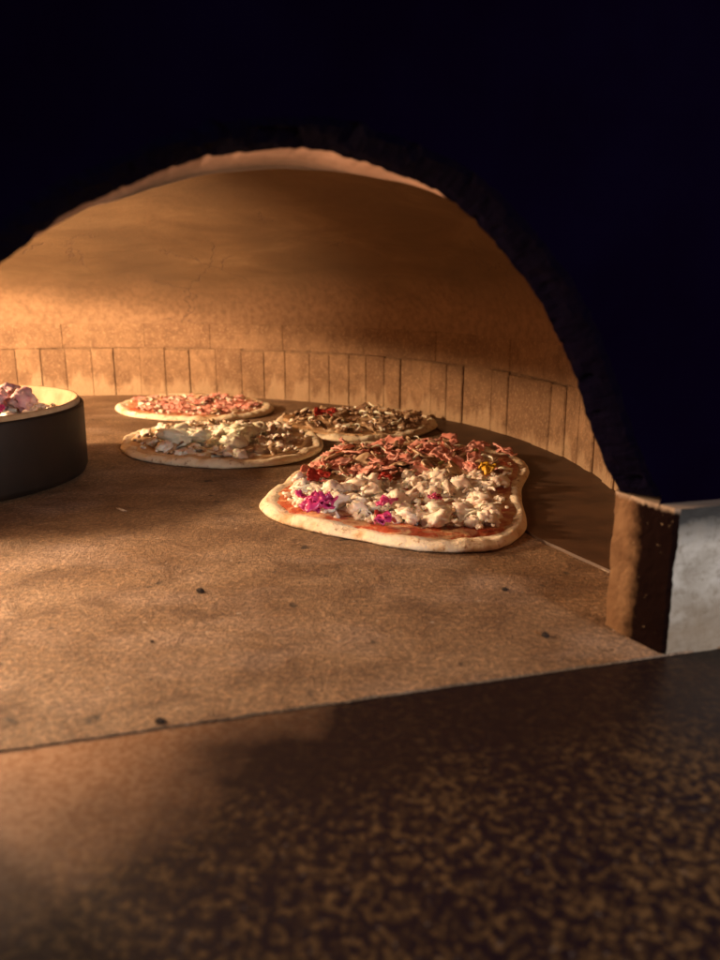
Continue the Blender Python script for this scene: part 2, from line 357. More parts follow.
# dome with thickness
DH = 0.30
bm = bmesh.new(); rings = []
NR = 40
for k in range(NR + 1):
    t = math.pi / 2 * k / NR; r = R * math.cos(t); z = 0.1492 + DH * math.sin(t)
    ring = []
    for i in range(NA * 2):
        a = math.pi * i / NA
        p = Vector((CX + r * math.cos(a), CY + r * math.sin(a), z))
        amp = 0.0035 * min(1, k / 4)
        p.z += amp * n3(p, 8) ; p += Vector((math.cos(a), math.sin(a), 0)) * amp * 0.7 * n3(p, 14, 3)
        ring.append(bm.verts.new(p))
    rings.append(ring)
    if k == NR: break
n = NA * 2
for k in range(NR - 1):
    for i in range(n): bm.faces.new((rings[k][i], rings[k][(i + 1) % n], rings[k + 1][(i + 1) % n], rings[k + 1][i]))
for v_ in rings[NR]: bm.verts.remove(v_)
topv = bm.verts.new((CX, CY, 0.1492 + DH))
for i in range(n): bm.faces.new((rings[NR - 1][i], rings[NR - 1][(i + 1) % n], topv))
outer_ = bmesh.ops.duplicate(bm, geom=bm.verts[:] + bm.edges[:] + bm.faces[:])
for g_ in outer_['geom']:
    if isinstance(g_, bmesh.types.BMVert):
        q = g_.co - Vector((CX, CY, 0.149)); g_.co += q.normalized() * 0.05
clip(bm, T_IN - 0.002)
bmesh.ops.recalc_face_normals(bm, faces=bm.faces)
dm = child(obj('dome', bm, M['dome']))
# front wall with the arched mouth
TR = [(-0.37, 0.240), (-0.338, 0.263), (-0.311, 0.276), (-0.271, 0.2915), (-0.225, 0.298), (-0.196, 0.296), (-0.142, 0.279), (-0.108, 0.254),
      (-0.077, 0.222), (-0.053, 0.182), (-0.037, 0.147), (-0.024, 0.120), (-0.010, 0.098)]
LEFT = [(-0.470, 0.0), (-0.466, 0.06), (-0.458, 0.10), (-0.446, 0.13), (-0.432, 0.165), (-0.412, 0.20), (-0.393, 0.222)]
ctrl = [Vector((a_, b_, 0)) for a_, b_ in LEFT + TR]
def catmull(P, per):
    out = []
    for i in range(len(P) - 1):
        p0 = P[max(i - 1, 0)]; p1 = P[i]; p2 = P[i + 1]; p3 = P[min(i + 2, len(P) - 1)]
        m_ = max(2, int((p2 - p1).length / per))
        for s in range(m_):
            t = s / m_
            out.append(0.5 * ((2 * p1) + (p2 - p0) * t + (2 * p0 - 5 * p1 + 4 * p2 - p3) * t * t + (3 * p1 - p0 - 3 * p2 + p3) * t ** 3))
    out.append(P[-1]); return out
arch = catmull(ctrl, 0.0016)
MC = Vector((-0.235, 0.0, 0))
FV = 0.013   # the front wall stands slightly back from the jamb's face
def rim(p, v, grow, rough):
    d = (p - MC).normalized(); e = 0
    if rough:
        q = (p.x, p.y, v)
        e = rough * (1.0 * n3(q, 70) + 0.7 * n3(q, 170, 2) + 0.35 * n3(q, 420, 4))
        c_ = n3(q, 95, 9)
        if c_ > 0.28: e += rough * 2.2 * (c_ - 0.28) * 3    # chipped out corners
    return p + d * (grow + e)
bm = bmesh.new()
stations = [(FV, 0.010, 0.0010), (FV + 0.003, 0.007, 0.0012), (0.022, 0.0045, 0.0016), (0.032, 0.002, 0.0016), (0.040, 0.0004, 0.0012), (T_IN, 0.0, 0.0012)]
RGS = []
for v_, gr, ro in stations: RGS.append([bm.verts.new(W(*(lambda q: (q.x, v_, max(q.y, -0.002 if i_ == 0 else 0.0)))(rim(p, v_, gr, ro)))) for i_, p in enumerate(arch)])
for s in range(len(RGS) - 1):
    for i in range(len(arch) - 1): bm.faces.new((RGS[s][i], RGS[s][i + 1], RGS[s + 1][i + 1], RGS[s + 1][i]))
nsoot = len(bm.faces)
def outer(p):
    d = (p - MC); t = 1e9
    if d.x > 1e-6: t = min(t, (1.1 - MC.x) / d.x)
    if d.x < -1e-6: t = min(t, (-1.3 - MC.x) / d.x)
    if d.y > 1e-6: t = min(t, (1.1 - MC.y) / d.y)
    q = MC + d * t; return q
ZB = 0.0950
for vv, src, flip in ((FV, RGS[0], 0), (T_IN, RGS[-1], 1)):
    mid = [bm.verts.new(W(q.x, vv, max(q.y, ZB if p.x > -0.1 else -0.002))) for p in arch for q in [rim(p, FV, 0.045, 0.0015)]]
    oo = [bm.verts.new(W(outer(p).x, vv, max(outer(p).y, ZB if p.x > -0.1 else -0.002))) for p in arch]
    for A_, B_ in ((src, mid), (mid, oo)):
        for i in range(len(arch) - 1):
            f_ = bm.faces.new((A_[i], B_[i], B_[i + 1], A_[i + 1]))
    e0 = bm.verts.new(W(1.1, vv, ZB)); e1 = bm.verts.new(W(arch[-1].x + 0.008, vv, ZB)); bm.faces.new((src[-1], mid[-1], oo[-1], e0, e1))
nring = nsoot
for i, f_ in enumerate(bm.faces): f_.material_index = 0 if i < nring else 1
bmesh.ops.remove_doubles(bm, verts=bm.verts, dist=1e-6)
bmesh.ops.recalc_face_normals(bm, faces=bm.faces)
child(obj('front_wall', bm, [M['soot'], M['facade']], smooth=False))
# plastered throat behind the crown of the arch
bm = bmesh.new(); TH_ = []
def sst(x, a_, b_):
    t = max(0, min(1, (x - a_) / (b_ - a_))); return t * t * (3 - 2 * t)
tp = [p for p in arch if p.y > 0.2 and p.x < -0.125]
for k in range(13):
    row = []
    for p in tp:
        L = 0.15 * sst(p.x, -0.385, -0.27) * (1 - sst(p.x, -0.25, -0.12)) * (1 + 0.12 * n3((p.x, 0, 0), 16)) + 0.002
        t = k / 10
        if k <= 10: q = rim(p, T_IN, 0.0015 + 0.006 * t * t * (L / .15), 0.0008 * (1 - t) ** 3); vv = T_IN - .001 + L * t
        else: q = rim(p, T_IN, 0.0075 + 0.012 * (k - 10), 0); vv = T_IN + L + 0.001 + .004 * (k - 10)
        row.append(bm.verts.new(W(q.x, vv, q.y + 0.0012 * n3((p.x, vv, 0), 30))))
    TH_.append(row)
for a_, b_ in zip(TH_, TH_[1:]):
    for i in range(len(tp) - 1): bm.faces.new((a_[i], a_[i + 1], b_[i + 1], b_[i]))
bmesh.ops.recalc_face_normals(bm, faces=bm.faces)
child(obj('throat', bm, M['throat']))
# jambs
def rough_block(pts, z0, z1, name, mats, front_test, seed):
    """prism over a ground polygon, finely divided and worn"""
    bm = bmesh.new(); n = len(pts); bot = []; ring = []
    P = []
    for i in range(n):
        a_ = Vector(pts[i]); b_ = Vector(pts[(i + 1) % n]); m_ = max(1, min(60, int((b_ - a_).length / 0.003)))
        for s in range(m_): P.append(a_ + (b_ - a_) * s / m_)
    NZ = 30; rows = []
    for k in range(NZ + 1):
        z = z0 + (z1 - z0) * k / NZ; rows.append([bm.verts.new((p.x, p.y, z)) for p in P])
    for k in range(NZ):
        for i in range(len(P)): j = (i + 1) % len(P); bm.faces.new((rows[k][i], rows[k][j], rows[k + 1][j], rows[k + 1][i]))
    bm.faces.new(rows[-1]); bm.faces.new(rows[0][::-1])
    for f_ in bm.faces: f_.material_index = 1 if front_test(f_) else 0
    for v_ in bm.verts:
        q = v_.co.copy(); v_.co += Vector((n3(q, 60, seed), n3(q, 60, seed + 3), 0.5 * n3(q, 60, seed + 6))) * 0.0013 + Vector((n3(q, 240, seed), n3(q, 240, seed + 3), 0)) * 0.0007
    bmesh.ops.recalc_face_normals(bm, faces=bm.faces)
    return child(obj(name, bm, mats, smooth=False))
pf = lambda u, v: W(u, v, 0).to_tuple()
def is_front(f_):
    c = f_.calc_center_median() - O; nrm = f_.normal; f_.normal_update()
    return abs(f_.normal.dot(V)) > 0.8 and c.dot(V) < 0.012
jb = rough_block([pf(-0.0085, 0.050), pf(-0.0075, 0.043), pf(-0.0045, 0.028), pf(-0.001, 0.010), pf(0.0015, 0.002), pf(0.004, 0.0), pf(0.5, 0.0), pf(0.5, 0.09), pf(0.03, 0.09), pf(0.006, 0.062)], -0.008, 0.0965, 'jamb', [M['jside'], M['jfront']], is_front, 1)
jb['label'] = 'right jamb with an orange brick side, painted shade stripe and pale stone face'
jl = rough_block([pf(-1.2, 0.0), pf(-0.478, 0.0), pf(-0.474, 0.003), pf(-0.471, 0.02), pf(-0.466, 0.05), pf(-0.50, 0.09), pf(-1.2, 0.09)], -0.008, 0.0965, 'jamb', [M['jside'], M['jfront']], is_front, 8)
# crumbs of mortar on top of the jamb
# ------------------------------------------------------------------ floor joint lines
def joint(name, p, q, wd, m, label):
    bm = bmesh.new(); p = Vector(p); q = Vector(q); d = (q - p); L = d.length; d.normalize(); s = Vector((-d.y, d.x, 0)); N = 40; prev = None
    for k in range(N + 1):
        c = p + d * L * k / N; c += s * 0.001 * n3(c, 30); w_ = wd * (0.6 + 0.5 * n3(c, 120, 2)) * min(1, (k + 1) / 4, (N - k + 1) / 4)
        a_ = bm.verts.new(c + s * w_ + Vector((0, 0, 0.0003))); t_ = bm.verts.new(c + Vector((0, 0, 0.0009))); b_ = bm.verts.new(c - s * w_ + Vector((0, 0, 0.0003)))
        if prev: bm.faces.new((prev[0], prev[1], t_, a_)); bm.faces.new((prev[1], prev[2], b_, t_))
        prev = (a_, t_, b_)
    bmesh.ops.recalc_face_normals(bm, faces=bm.faces)
    return tag(obj(name, bm, m), label, 'floor joint')
# darker smooth border slab along the wall on the right
edge_uv = catmull([Vector(p) for p in [(0.075, 0.052, 0), (0.058, 0.10, 0), (0.051, 0.139, 0), (0.042, 0.19, 0), (0.035, 0.244, 0), (0.045, 0.33, 0), (0.075, 0.46, 0), (0.115, 0.62, 0), (0.145, 0.74, 0), (0.150, 0.88, 0), (0.13, 1.0, 0)]], 0.01)
bm = bmesh.new(); inn = []; out_ = []; low = []
for p in edge_uv:
    rr_ = math.sqrt(max(0.0, (R + 0.003) ** 2 - (p.y - 0.593) ** 2)) - 0.5272
    inn.append(bm.verts.new(W(p.x + .0006 * n3(p, 60), p.y, 0.0025))); low.append(bm.verts.new(W(p.x + .0006 * n3(p, 60) - .001, p.y, -0.001))); out_.append(bm.verts.new(W(max(rr_, p.x + .002), p.y, 0.0025)))
for i in range(len(inn) - 1):
    bm.faces.new((inn[i], out_[i], out_[i + 1], inn[i + 1])); bm.faces.new((low[i], inn[i], inn[i + 1], low[i + 1]))
bmesh.ops.recalc_face_normals(bm, faces=bm.faces)
tag(obj('border_slab', bm, M['slab'], smooth=False), 'smooth dark brown stone slab between the right brick wall and the pale joint line', 'floor slab')
joint('floor_joint', on_plane(528, 534), on_plane(609, 573), 0.0008, M['ash'], 'thin pale joint line in the oven floor beside the right jamb')

# added unseen dark disc at the left, soaks up light bounced off the floor
bm = bmesh.new(); NB = 40; pr = []
for t, z in [(0.05, .012), (.3, .011), (.55, .013), (.8, .009), (.95, .004), (1.0, -.001)]:
    pr.append([bm.verts.new((t * .30 * (1 + .12 * n3((math.cos(2 * math.pi * k / NB), math.sin(2 * math.pi * k / NB), 0), 2, 5)) * math.cos(2 * math.pi * k / NB), t * .30 * math.sin(2 * math.pi * k / NB), z + .003 * n3((t * 3, k, 0), 1.3))) for k in range(NB)])
for a_, b_ in zip(pr, pr[1:]):
    for k in range(NB): bm.faces.new((a_[k], b_[k], b_[(k + 1) % NB], a_[(k + 1) % NB]))
bm.faces.new(pr[0][::-1]); bmesh.ops.recalc_face_normals(bm, faces=bm.faces)
tag(obj('bounce_absorber', bm, M['crumb'], loc=(-0.97, 1.20, 0)), 'added unseen black disc at the left side of the oven, soaking up bounced light', 'ash', kind='stuff')
# ------------------------------------------------------------------ pizzas
def smooth_poly(pts, n=220):
    P = [Vector(p) for p in pts]; out = []; m_ = len(P); per = n // m_ + 1
    for i in range(m_):
        p0, p1, p2, p3 = P[i - 1], P[i], P[(i + 1) % m_], P[(i + 2) % m_]
        for s in range(per):
            t = s / per
            out.append(0.5 * ((2 * p1) + (p2 - p0) * t + (2 * p0 - 5 * p1 + 4 * p2 - p3) * t * t + (3 * p1 - p0 - 3 * p2 + p3) * t ** 3))
    return out
class Pizza:
    def __init__(s, poly, seed, label, sauce, rimh=0.0095, rimw=0.885, base=0.006):
        s.seed = seed; s.poly = smooth_poly(poly)
        c = Vector((0, 0, 0))
        for p in s.poly: c += p
        s.c = c / len(s.poly); s.c.z = 0
        s.root = tag(empty('pizza', s.c), label, 'pizza', 'pizzas baking on the oven floor')
        s.rimh, s.rimw, s.base = rimh, rimw, base
        s.loc = [p - s.c for p in s.poly]
        for p in s.loc: p.z = 0
        prof = [(0.0, base), (0.3, base), (0.6, base), (rimw - 0.06, base), (rimw - 0.02, base * 1.15), (rimw + 0.02, rimh * 0.93), (rimw + 0.06, rimh), (0.965, rimh * 0.92), (0.99, rimh * 0.66), (1.0, rimh * 0.36), (0.992, 0.0012), (0.97, 0.0004)]
        bm = bmesh.new(); cen = bm.verts.new((0, 0, base)); rows = []
        for t, z in prof[1:]:
            row = []
            for k, p in enumerate(s.loc):
                d = 1 + (0.012 * n3(p, 22, seed) if t > 0.6 else 0)
                if t >= rimw - 0.03: tt = 1 - (1 - t) * (1 + 0.75 * n3(p, 18, seed + 4))
                else: tt = t
                q = p * tt * d; zz = z * (1 + (0.45 * n3(p, 24, seed + 2) + 0.22 * n3(p, 70, seed + 5) if z > 0.003 and t > rimw else 0))
                q = Vector((q.x, q.y, zz)); q.z += 0.0006 * n3(q, 90, seed)
                row.append(bm.verts.new(q))
            rows.append(row)
        n = len(s.loc)
        for k in range(n): bm.faces.new((cen, rows[0][k], rows[0][(k + 1) % n]))
        for r in range(len(rows) - 1):
            for k in range(n): j = (k + 1) % n; bm.faces.new((rows[r][k], rows[r + 1][k], rows[r + 1][j], rows[r][j]))
        bm.faces.new(rows[-1])
        bmesh.ops.recalc_face_normals(bm, faces=bm.faces)
        s.crust = obj('crust', bm, M['crust'], s.root)
        bm = bmesh.new(); rows = []; top = bm.verts.new((0, 0, base + 0.0025)); R_ = [0.1 * i for i in range(1, 9)] + [rimw, rimw + 0.01]
        R_ = [min(r, rimw + 0.01) for r in R_]
        for ri, t in enumerate(R_):
            row = []
            for p in s.loc:
                tt = t * (1 + (0.03 * n3(p, 40, seed + 7) + 0.02 * n3(p, 110, seed) if t > 0.75 else 0))
                q = p * tt; z = base + 0.0025 + 0.0012 * n3(q, 60, seed) if ri < len(R_) - 1 else base - 0.001
                row.append(bm.verts.new((q.x, q.y, z)))
            rows.append(row)
        for k in range(n): bm.faces.new((top, rows[0][k], rows[0][(k + 1) % n]))
        for r in range(len(rows) - 1):
            for k in range(n): j = (k + 1) % n; bm.faces.new((rows[r][k], rows[r + 1][k], rows[r + 1][j], rows[r][j]))
        bmesh.ops.recalc_face_normals(bm, faces=bm.faces)
        s.sauce = obj('sauce', bm, sauce, s.root)
    def inside(s, p, k=0.84):
        a = math.atan2(p.y, p.x); best = min(s.loc, key=lambda q: abs((math.atan2(q.y, q.x) - a + math.pi) % (2 * math.pi) - math.pi))
        return p.length < best.length * k
    def put(s, proto, world, z, rot, sc_=1.0, stuff=None):
        p = Vector(world) - s.c
        o = bpy.data.objects.new(proto[0], proto[1]); C.objects.link(o); o.parent = s.root
        o.location = (p.x, p.y, z); o.rotation_euler = rot; o.scale = (sc_ * s.rs.uniform(.85, 1.15), sc_ * s.rs.uniform(.85, 1.15), sc_)
        return o
# topping meshes --------------------------------------------------------
def me_of(name, bm, m):
    me = bpy.data.meshes.new(name); bm.to_mesh(me); bm.free(); me.materials.append(m)
    for p in me.polygons: p.use_smooth = True
    return me
def crumble(seed, m, r=0.0062, flat=0.62, amp=0.6):
    bm = bmesh.new(); bmesh.ops.create_icosphere(bm, subdivisions=3, radius=r)
    for v_ in bm.verts:
        d = v_.co.normalized(); v_.co = d * r * (1 + amp * n3(d, 1.6, seed) + amp * 0.6 * n3(d, 3.8, seed + 1) + 0.12 * n3(d, 9, seed + 2)); v_.co.z *= flat
    return me_of('curd', bm, m)
def slice_(seed, m, s=0.011):
    """mushroom slice: cap and stem outline, 1.6 mm thick, curled"""
    out = []
    for k in range(14):
        a = math.pi * (-0.06 + 1.12 * k / 13); out.append((s * math.cos(a), s * 0.72 * math.sin(a)))
    out += [(-s * .85, -s * .20), (-s * .42, -s * .12), (-s * .30, -s * .35), (-s * .33, -s * .82), (0, -s * .9), (s * .33, -s * .82), (s * .30, -s * .35), (s * .42, -s * .12), (s * .85, -s * .20)]
    bm = bmesh.new(); lo_ = [bm.verts.new((x, y, 0)) for x, y in out]; hi_ = [bm.verts.new((x * .97, y * .97, 0.0018)) for x, y in out]
    c0 = bm.verts.new((0, 0, 0)); c1 = bm.verts.new((0, 0, 0.0022)); n = len(out)
    for i in range(n):
        j = (i + 1) % n; bm.faces.new((lo_[i], lo_[j], hi_[j], hi_[i])); bm.faces.new((c0, lo_[j], lo_[i])); bm.faces.new((c1, hi_[i], hi_[j]))
    rr = random.Random(seed); kx, ky = rr.uniform(-14, 22), rr.uniform(-18, 18)
    bmesh.ops.subdivide_edges(bm, edges=bm.edges, cuts=1, use_grid_fill=True)
    for v_ in bm.verts: v_.co.z += kx * v_.co.x ** 2 + ky * v_.co.y ** 2 + 0.0008 * n3(v_.co, 200, seed)
    bmesh.ops.recalc_face_normals(bm, faces=bm.faces)
    return me_of('mushroom', bm, m)
def sheet_(seed, m, sx=0.012, sy=0.009, amp=0.0042):
    """crumpled torn slice"""
    bm = bmesh.new(); N = 12; g = []
    for j in range(N + 1):
        row = []
        for i in range(N + 1):
            x = -1 + 2 * i / N; y = -1 + 2 * j / N; rr = max(abs(x), abs(y)) / (math.hypot(x, y) + 1e-6) if (x or y) else 1
            x2, y2 = x * (0.55 + .45 * rr), y * (0.55 + .45 * rr)
            k = 1 + 0.35 * n3((x2, y2, 0), 1.6, seed)
            row.append(bm.verts.new((x2 * sx * k, y2 * sy * k, amp * (0.4 + n3((x2, y2, 0), 1.5, seed + 3) + 0.4 * n3((x2, y2, 0), 3.5, seed)))))
        g.append(row)
    for j in range(N):
        for i in range(N): bm.faces.new((g[j][i], g[j][i + 1], g[j + 1][i + 1], g[j + 1][i]))
    r = bmesh.ops.extrude_face_region(bm, geom=bm.faces[:])
    for e in r['geom']:
        if isinstance(e, bmesh.types.BMVert): e.co.z += 0.0013
    bmesh.ops.recalc_face_normals(bm, faces=bm.faces)
    return me_of('ham', bm, m)
def strip_(seed, m, rad=0.009, tube=0.0013, arc=2.6):
    bm = bmesh.new(); N = 16; rows = []
    for k in range(N + 1):
        a = arc * (k / N - .5); c = Vector((rad * math.cos(a) - rad * .6, rad * math.sin(a), 0.002 * n3((a, 0, 0), 1.0, seed) * 1.5)); rd = Vector((math.cos(a), math.sin(a), 0))
        t = tube * (1 - 0.5 * abs(2 * k / N - 1) ** 4)
        rows.append([bm.verts.new(c + rd * t * math.cos(b_) + ZA * t * 1.2 * math.sin(b_)) for b_ in [2 * math.pi * q / 6 for q in range(6)]])
    for k in range(N):
        for q in range(6): bm.faces.new((rows[k][q], rows[k][(q + 1) % 6], rows[k + 1][(q + 1) % 6], rows[k + 1][q]))
    bm.faces.new(rows[0]); bm.faces.new(rows[-1][::-1]); bmesh.ops.recalc_face_normals(bm, faces=bm.faces)
    return me_of('strip', bm, m)
K = dict(
    curd=[('cheese_crumble', crumble(i * 3.1, M['curd'])) for i in range(8)],
    shred=[('cheese_shred', strip_(i, M['curd'], 0.007, 0.0017, 1.5)) for i in range(4)],
    mozz=[('mozzarella_piece', crumble(40 + i * 2.3, M['mozz'], 0.011, 0.5, 0.35)) for i in range(3)],
    mush=[('mushroom_slice', slice_(i, M['mush'])) for i in range(6)],
    mushd=[('mushroom_slice', slice_(20 + i, M['mushdark'], 0.010)) for i in range(4)],
    ham=[('ham_piece', sheet_(i * 1.7, M['ham'])) for i in range(6)],
    red=[('red_pepper_piece', sheet_(30 + i, M['red'], 0.0055, 0.004, 0.002)) for i in range(3)],
    beet=[('magenta_onion_piece', sheet_(50 + i, M['beet'], 0.008, 0.006, 0.004)) for i in range(3)],
    yel=[('yellow_pepper_piece', sheet_(60 + i, M['yellow'], 0.006, 0.004, 0.003)) for i in range(2)],
    green=[('green_pepper_strip', strip_(70 + i, M['green'], 0.012, 0.0022, 2.0)) for i in range(3)],
    onion=[('onion_strip', strip_(80 + i, M['mozz'], 0.010, 0.0012, 2.8)) for i in range(3)])
def scatter(P, kind, count, region, zlo, zhi, smin=.8, smax=1.2, tilt=.5, inner=.82, seed=0):
    """region: function(u,v in picture-free ground coordinates local to the pizza) -> keep?"""
    rr = random.Random(P.seed * 100 + seed); P.rs = rr; done = 0; tries = 0
    xs = [p.x for p in P.loc]; ys = [p.y for p in P.loc]
    while done < count and tries < count * 60:
        tries += 1
        p = Vector((rr.uniform(min(xs), max(xs)), rr.uniform(min(ys), max(ys)), 0))
        if not region(p) or not P.inside(p, inner): continue
        P.put(rr.choice(K[kind]), P.c + p, P.base + rr.uniform(zlo, zhi), (rr.uniform(-tilt, tilt), rr.uniform(-tilt, tilt), rr.uniform(0, 6.3)), rr.uniform(smin, smax)); done += 1
def at_px(P, kind, x, y, n=1, spread=0.008, z=0.008, s=1.0, seed=0, tilt=.6):
    rr = random.Random(int(x * 7 + y) + seed); P.rs = rr; q = on_plane(x, y, 0.018)
    for _ in range(n):
        P.put(rr.choice(K[kind]), (q.x + rr.uniform(-spread, spread), q.y + rr.uniform(-spread, spread), 0), P.base + z + rr.uniform(-.001, .002), (rr.uniform(-tilt, tilt), rr.uniform(-tilt, tilt), rr.uniform(0, 6.3)), s * rr.uniform(.85, 1.15))
def stuff_layer(P, name, mesh_kind, count, region, zlo, zhi, smin, smax, inner=.84, seed=9, m=None):
    """hundreds of tiny bits nobody could count: one part"""
    rr = random.Random(P.seed * 31 + seed); bm = bmesh.new(); done = 0
    xs = [p.x for p in P.loc]; ys = [p.y for p in P.loc]; protos = K[mesh_kind]
    while done < count:
        p = Vector((rr.uniform(min(xs), max(xs)), rr.uniform(min(ys), max(ys)), 0))
        if not region(p) or not P.inside(p, inner): done += 0.2; continue
        k0 = len(bm.verts); bm.from_mesh(rr.choice(protos)[1]); bm.verts.ensure_lookup_table()
        T = Matrix.Translation((p.x, p.y, P.base + rr.uniform(zlo, zhi))) @ Matrix.Rotation(rr.uniform(0, 6.3), 4, 'Z') @ Matrix.Rotation(rr.uniform(-.8, .8), 4, 'X') @ Matrix.Scale(rr.uniform(smin, smax), 4)
        for v_ in bm.verts[k0:]: v_.co = T @ v_.co
        done += 1
    o = obj(name, bm, protos[0][1].materials[0] if m is None else m, P.root); o['kind'] = 'stuff'
    return o

def melt(P, name, m, region, inner, amp, off, seed):
    """lumpy fused layer that breaks through to the sauce here and there"""
    bm = bmesh.new(); st = 0.0028; xs = [p.x for p in P.loc]; ys = [p.y for p in P.loc]; g = {}
    nx = int((max(xs) - min(xs)) / st); ny = int((max(ys) - min(ys)) / st)
    for j in range(ny + 1):
        for i in range(nx + 1):
            p = Vector((min(xs) + i * st, min(ys) + j * st, 0)) ; p += Vector((n3(p, 300, 1), n3(p, 300, 2), 0)) * 0.001
            if not P.inside(p, inner): continue
            f = 1.0 if region(p) else 0.0
            h = off + (0 if P.inside(p, inner - .07 + .05 * n3(p, 60, 7)) else -.003) + amp * (n3(p, 38, seed) + 0.6 * n3(p, 95, seed + 2) + 0.45 * abs(n3(p, 210, seed + 4))) - 0.006 * (1 - f)
            g[i, j] = bm.verts.new((p.x, p.y, P.base + 0.0012 + max(-0.003, h)))
    for (i, j), v0 in list(g.items()):
        q = [g.get((i + 1, j)), g.get((i + 1, j + 1)), g.get((i, j + 1))]
        if all(q): bm.faces.new((v0, *q))
    obj(name, bm, m, P.root)
ell = lambda x0, x1, y0, y1, wob=0.0, sd=0: [on_plane((x0 + x1) / 2 + (x1 - x0) / 2 * math.cos(a) * (1 + wob * n3((math.cos(a), math.sin(a), 0), 1.6, sd)), (y0 + y1) / 2 - (y1 - y0) / 2 * math.sin(a) * (1 + wob * n3((math.cos(a), math.sin(a), 0), 1.6, sd)), 0.006) for a in [2 * math.pi * k / 24 for k in range(24)]]
BIG = [(260, 504), (267, 493), (278, 485), (289, 478), (308, 464), (329, 451), (342, 445), (360, 442), (392, 441), (427, 441), (460, 444), (489, 449), (510, 453), (524, 460), (529, 468), (528, 476), (522, 486), (522, 497), (525, 509), (527, 518), (524, 529), (513, 539), (489, 546), (460, 548), (427, 547), (390, 543), (351, 535), (322, 530), (298, 524), (280, 519), (267, 513)]
P4 = Pizza([on_plane(x, y, 0.006) for x, y in BIG], 1, 'largest pizza, nearest the oven mouth, half white crumbles and half mushroom and ham', M['sauce'], rimw=0.90)
cl = P4.c
# ham half lies at the back; the dividing line slopes a little
near = lambda p: p.y < 0.018 + 0.15 * p.x
far = lambda p: not near(p)
allr_ = lambda p: True
melt(P4, 'melted_cheese', M['curd'], lambda p: p.y < 0.012 + 0.15 * p.x, .79, .0075, .0010, 3)
melt(P4, 'cooked_mushroom_layer', M['mush'], lambda p: p.y > 0.026 + 0.15 * p.x, .86, .006, .0022, 8)
scatter(P4, 'curd', 90, near, .004, .012, 1.0, 2.0, .7, .83, 1)
stuff_layer(P4, 'cheese_crumbs', 'curd', 170, near, .002, .011, .3, .7, .86, 2)
scatter(P4, 'shred', 34, near, .005, .014, .6, 1.2, .8, .86, 3)
scatter(P4, 'mush', 40, far, .004, .013, .8, 1.35, .8, .86, 4)
scatter(P4, 'mushd', 16, far, .005, .013, .8, 1.2, .8, .84, 5)
scatter(P4, 'ham', 30, lambda p: far(p) and p.y < 0.07, .005, .012, .7, 1.1, .5, .85, 6)
scatter(P4, 'ham', 48, lambda p: p.y > 0.055, .006, .013, .8, 1.35, .45, .90, 7)
scatter(P4, 'curd', 4, lambda p: far(p), .006, .012, .7, 1.0, .45, .82, 17)
scatter(P4, 'onion', 26, allr_, .007, .014, .7, 1.2, .6, .84, 18)
scatter(P4, 'green', 8, lambda p: far(p) and p.x > 0.02, .006, .012, .7, 1.1, .4, .82, 8)
for x, y, k, n_, s_ in [(320, 508, 'beet', 7, 1.5), (300, 500, 'beet', 2, .9), (375, 522, 'beet', 2, 1.1), (388, 506, 'beet', 2, 1.0), (430, 500, 'beet', 2, .9), (430, 503, 'red', 1, 1),
                        (320, 478, 'red', 3, 1.5), (381, 482, 'red', 3, 1.4), (328, 487, 'red', 1, 1), (488, 473, 'yel', 3, 1.6), (385, 520, 'red', 2, 1)]:
    at_px(P4, k, x, y, n_, 0.008, 0.015, s_)
P2 = Pizza(ell(118, 326, 422, 465, .05, 3), 2, 'pizza with a row of bright melted white cheese lumps, in front of the pepperoni one', M['sauce_white'])
allr = lambda p: True
melt(P2, 'melted_cheese', M['curd'], allr, .80, .006, .0018, 5)
scatter(P2, 'curd', 78, allr, .003, .010, .9, 1.7, .6, .80, 1)
scatter(P2, 'mush', 22, allr, .004, .010, .8, 1.2, .6, .82, 2)
scatter(P2, 'mushd', 12, allr, .005, .011, .8, 1.2, .6, .78, 3)
stuff_layer(P2, 'cheese_crumbs', 'curd', 160, allr, .002, .008, .25, .6, .86, 4)
for x, y, n_, s_ in [(178, 440, 3, 1.5), (196, 438, 3, 1.5), (187, 436, 2, 1.4), (228, 434, 4, 1.4), (238, 440, 4, 1.5), (232, 447, 2, 1.3), (248, 434, 3, 1.3), (262, 432, 2, 1.2)]:
    at_px(P2, 'mozz', x, y, n_, .010, .017, s_)
P1 = Pizza(ell(116, 274, 395, 419, .04, 5), 3, 'pizza with thin red ham, farthest back against the brick wall', M['sauce'])
melt(P1, 'melted_cheese', M['ham'], allr, .80, .005, .001, 7)
scatter(P1, 'ham', 46, allr, .003, .007, .7, 1.1, .25, .82, 1)
scatter(P1, 'curd', 20, allr, .003, .007, .6, 1.0, .5, .80, 2)
scatter(P1, 'mush', 22, allr, .003, .008, .8, 1.1, .4, .80, 3)
stuff_layer(P1, 'cheese_crumbs', 'curd', 90, allr, .002, .006, .25, .5, .86, 4)
P3 = Pizza(ell(275, 436, 408, 439, .04, 8), 4, 'dark mushroom pizza between the largest pizza and the back wall', M['sauce_white'])
melt(P3, 'melted_cheese', M['mush'], allr, .80, .005, .0012, 6)
scatter(P3, 'mushd', 52, allr, .004, .010, .9, 1.3, .7, .82, 1)
scatter(P3, 'mush', 36, allr, .004, .011, .8, 1.2, .7, .82, 2)
scatter(P3, 'onion', 20, allr, .006, .012, .8, 1.3, .5, .80, 3)
scatter(P3, 'curd', 24, allr, .003, .008, .6, 1.1, .5, .82, 4)
for x, y in [(318, 412), (330, 411), (324, 413)]: at_px(P3, 'red', x, y, 2, .012, .011, 1.4)

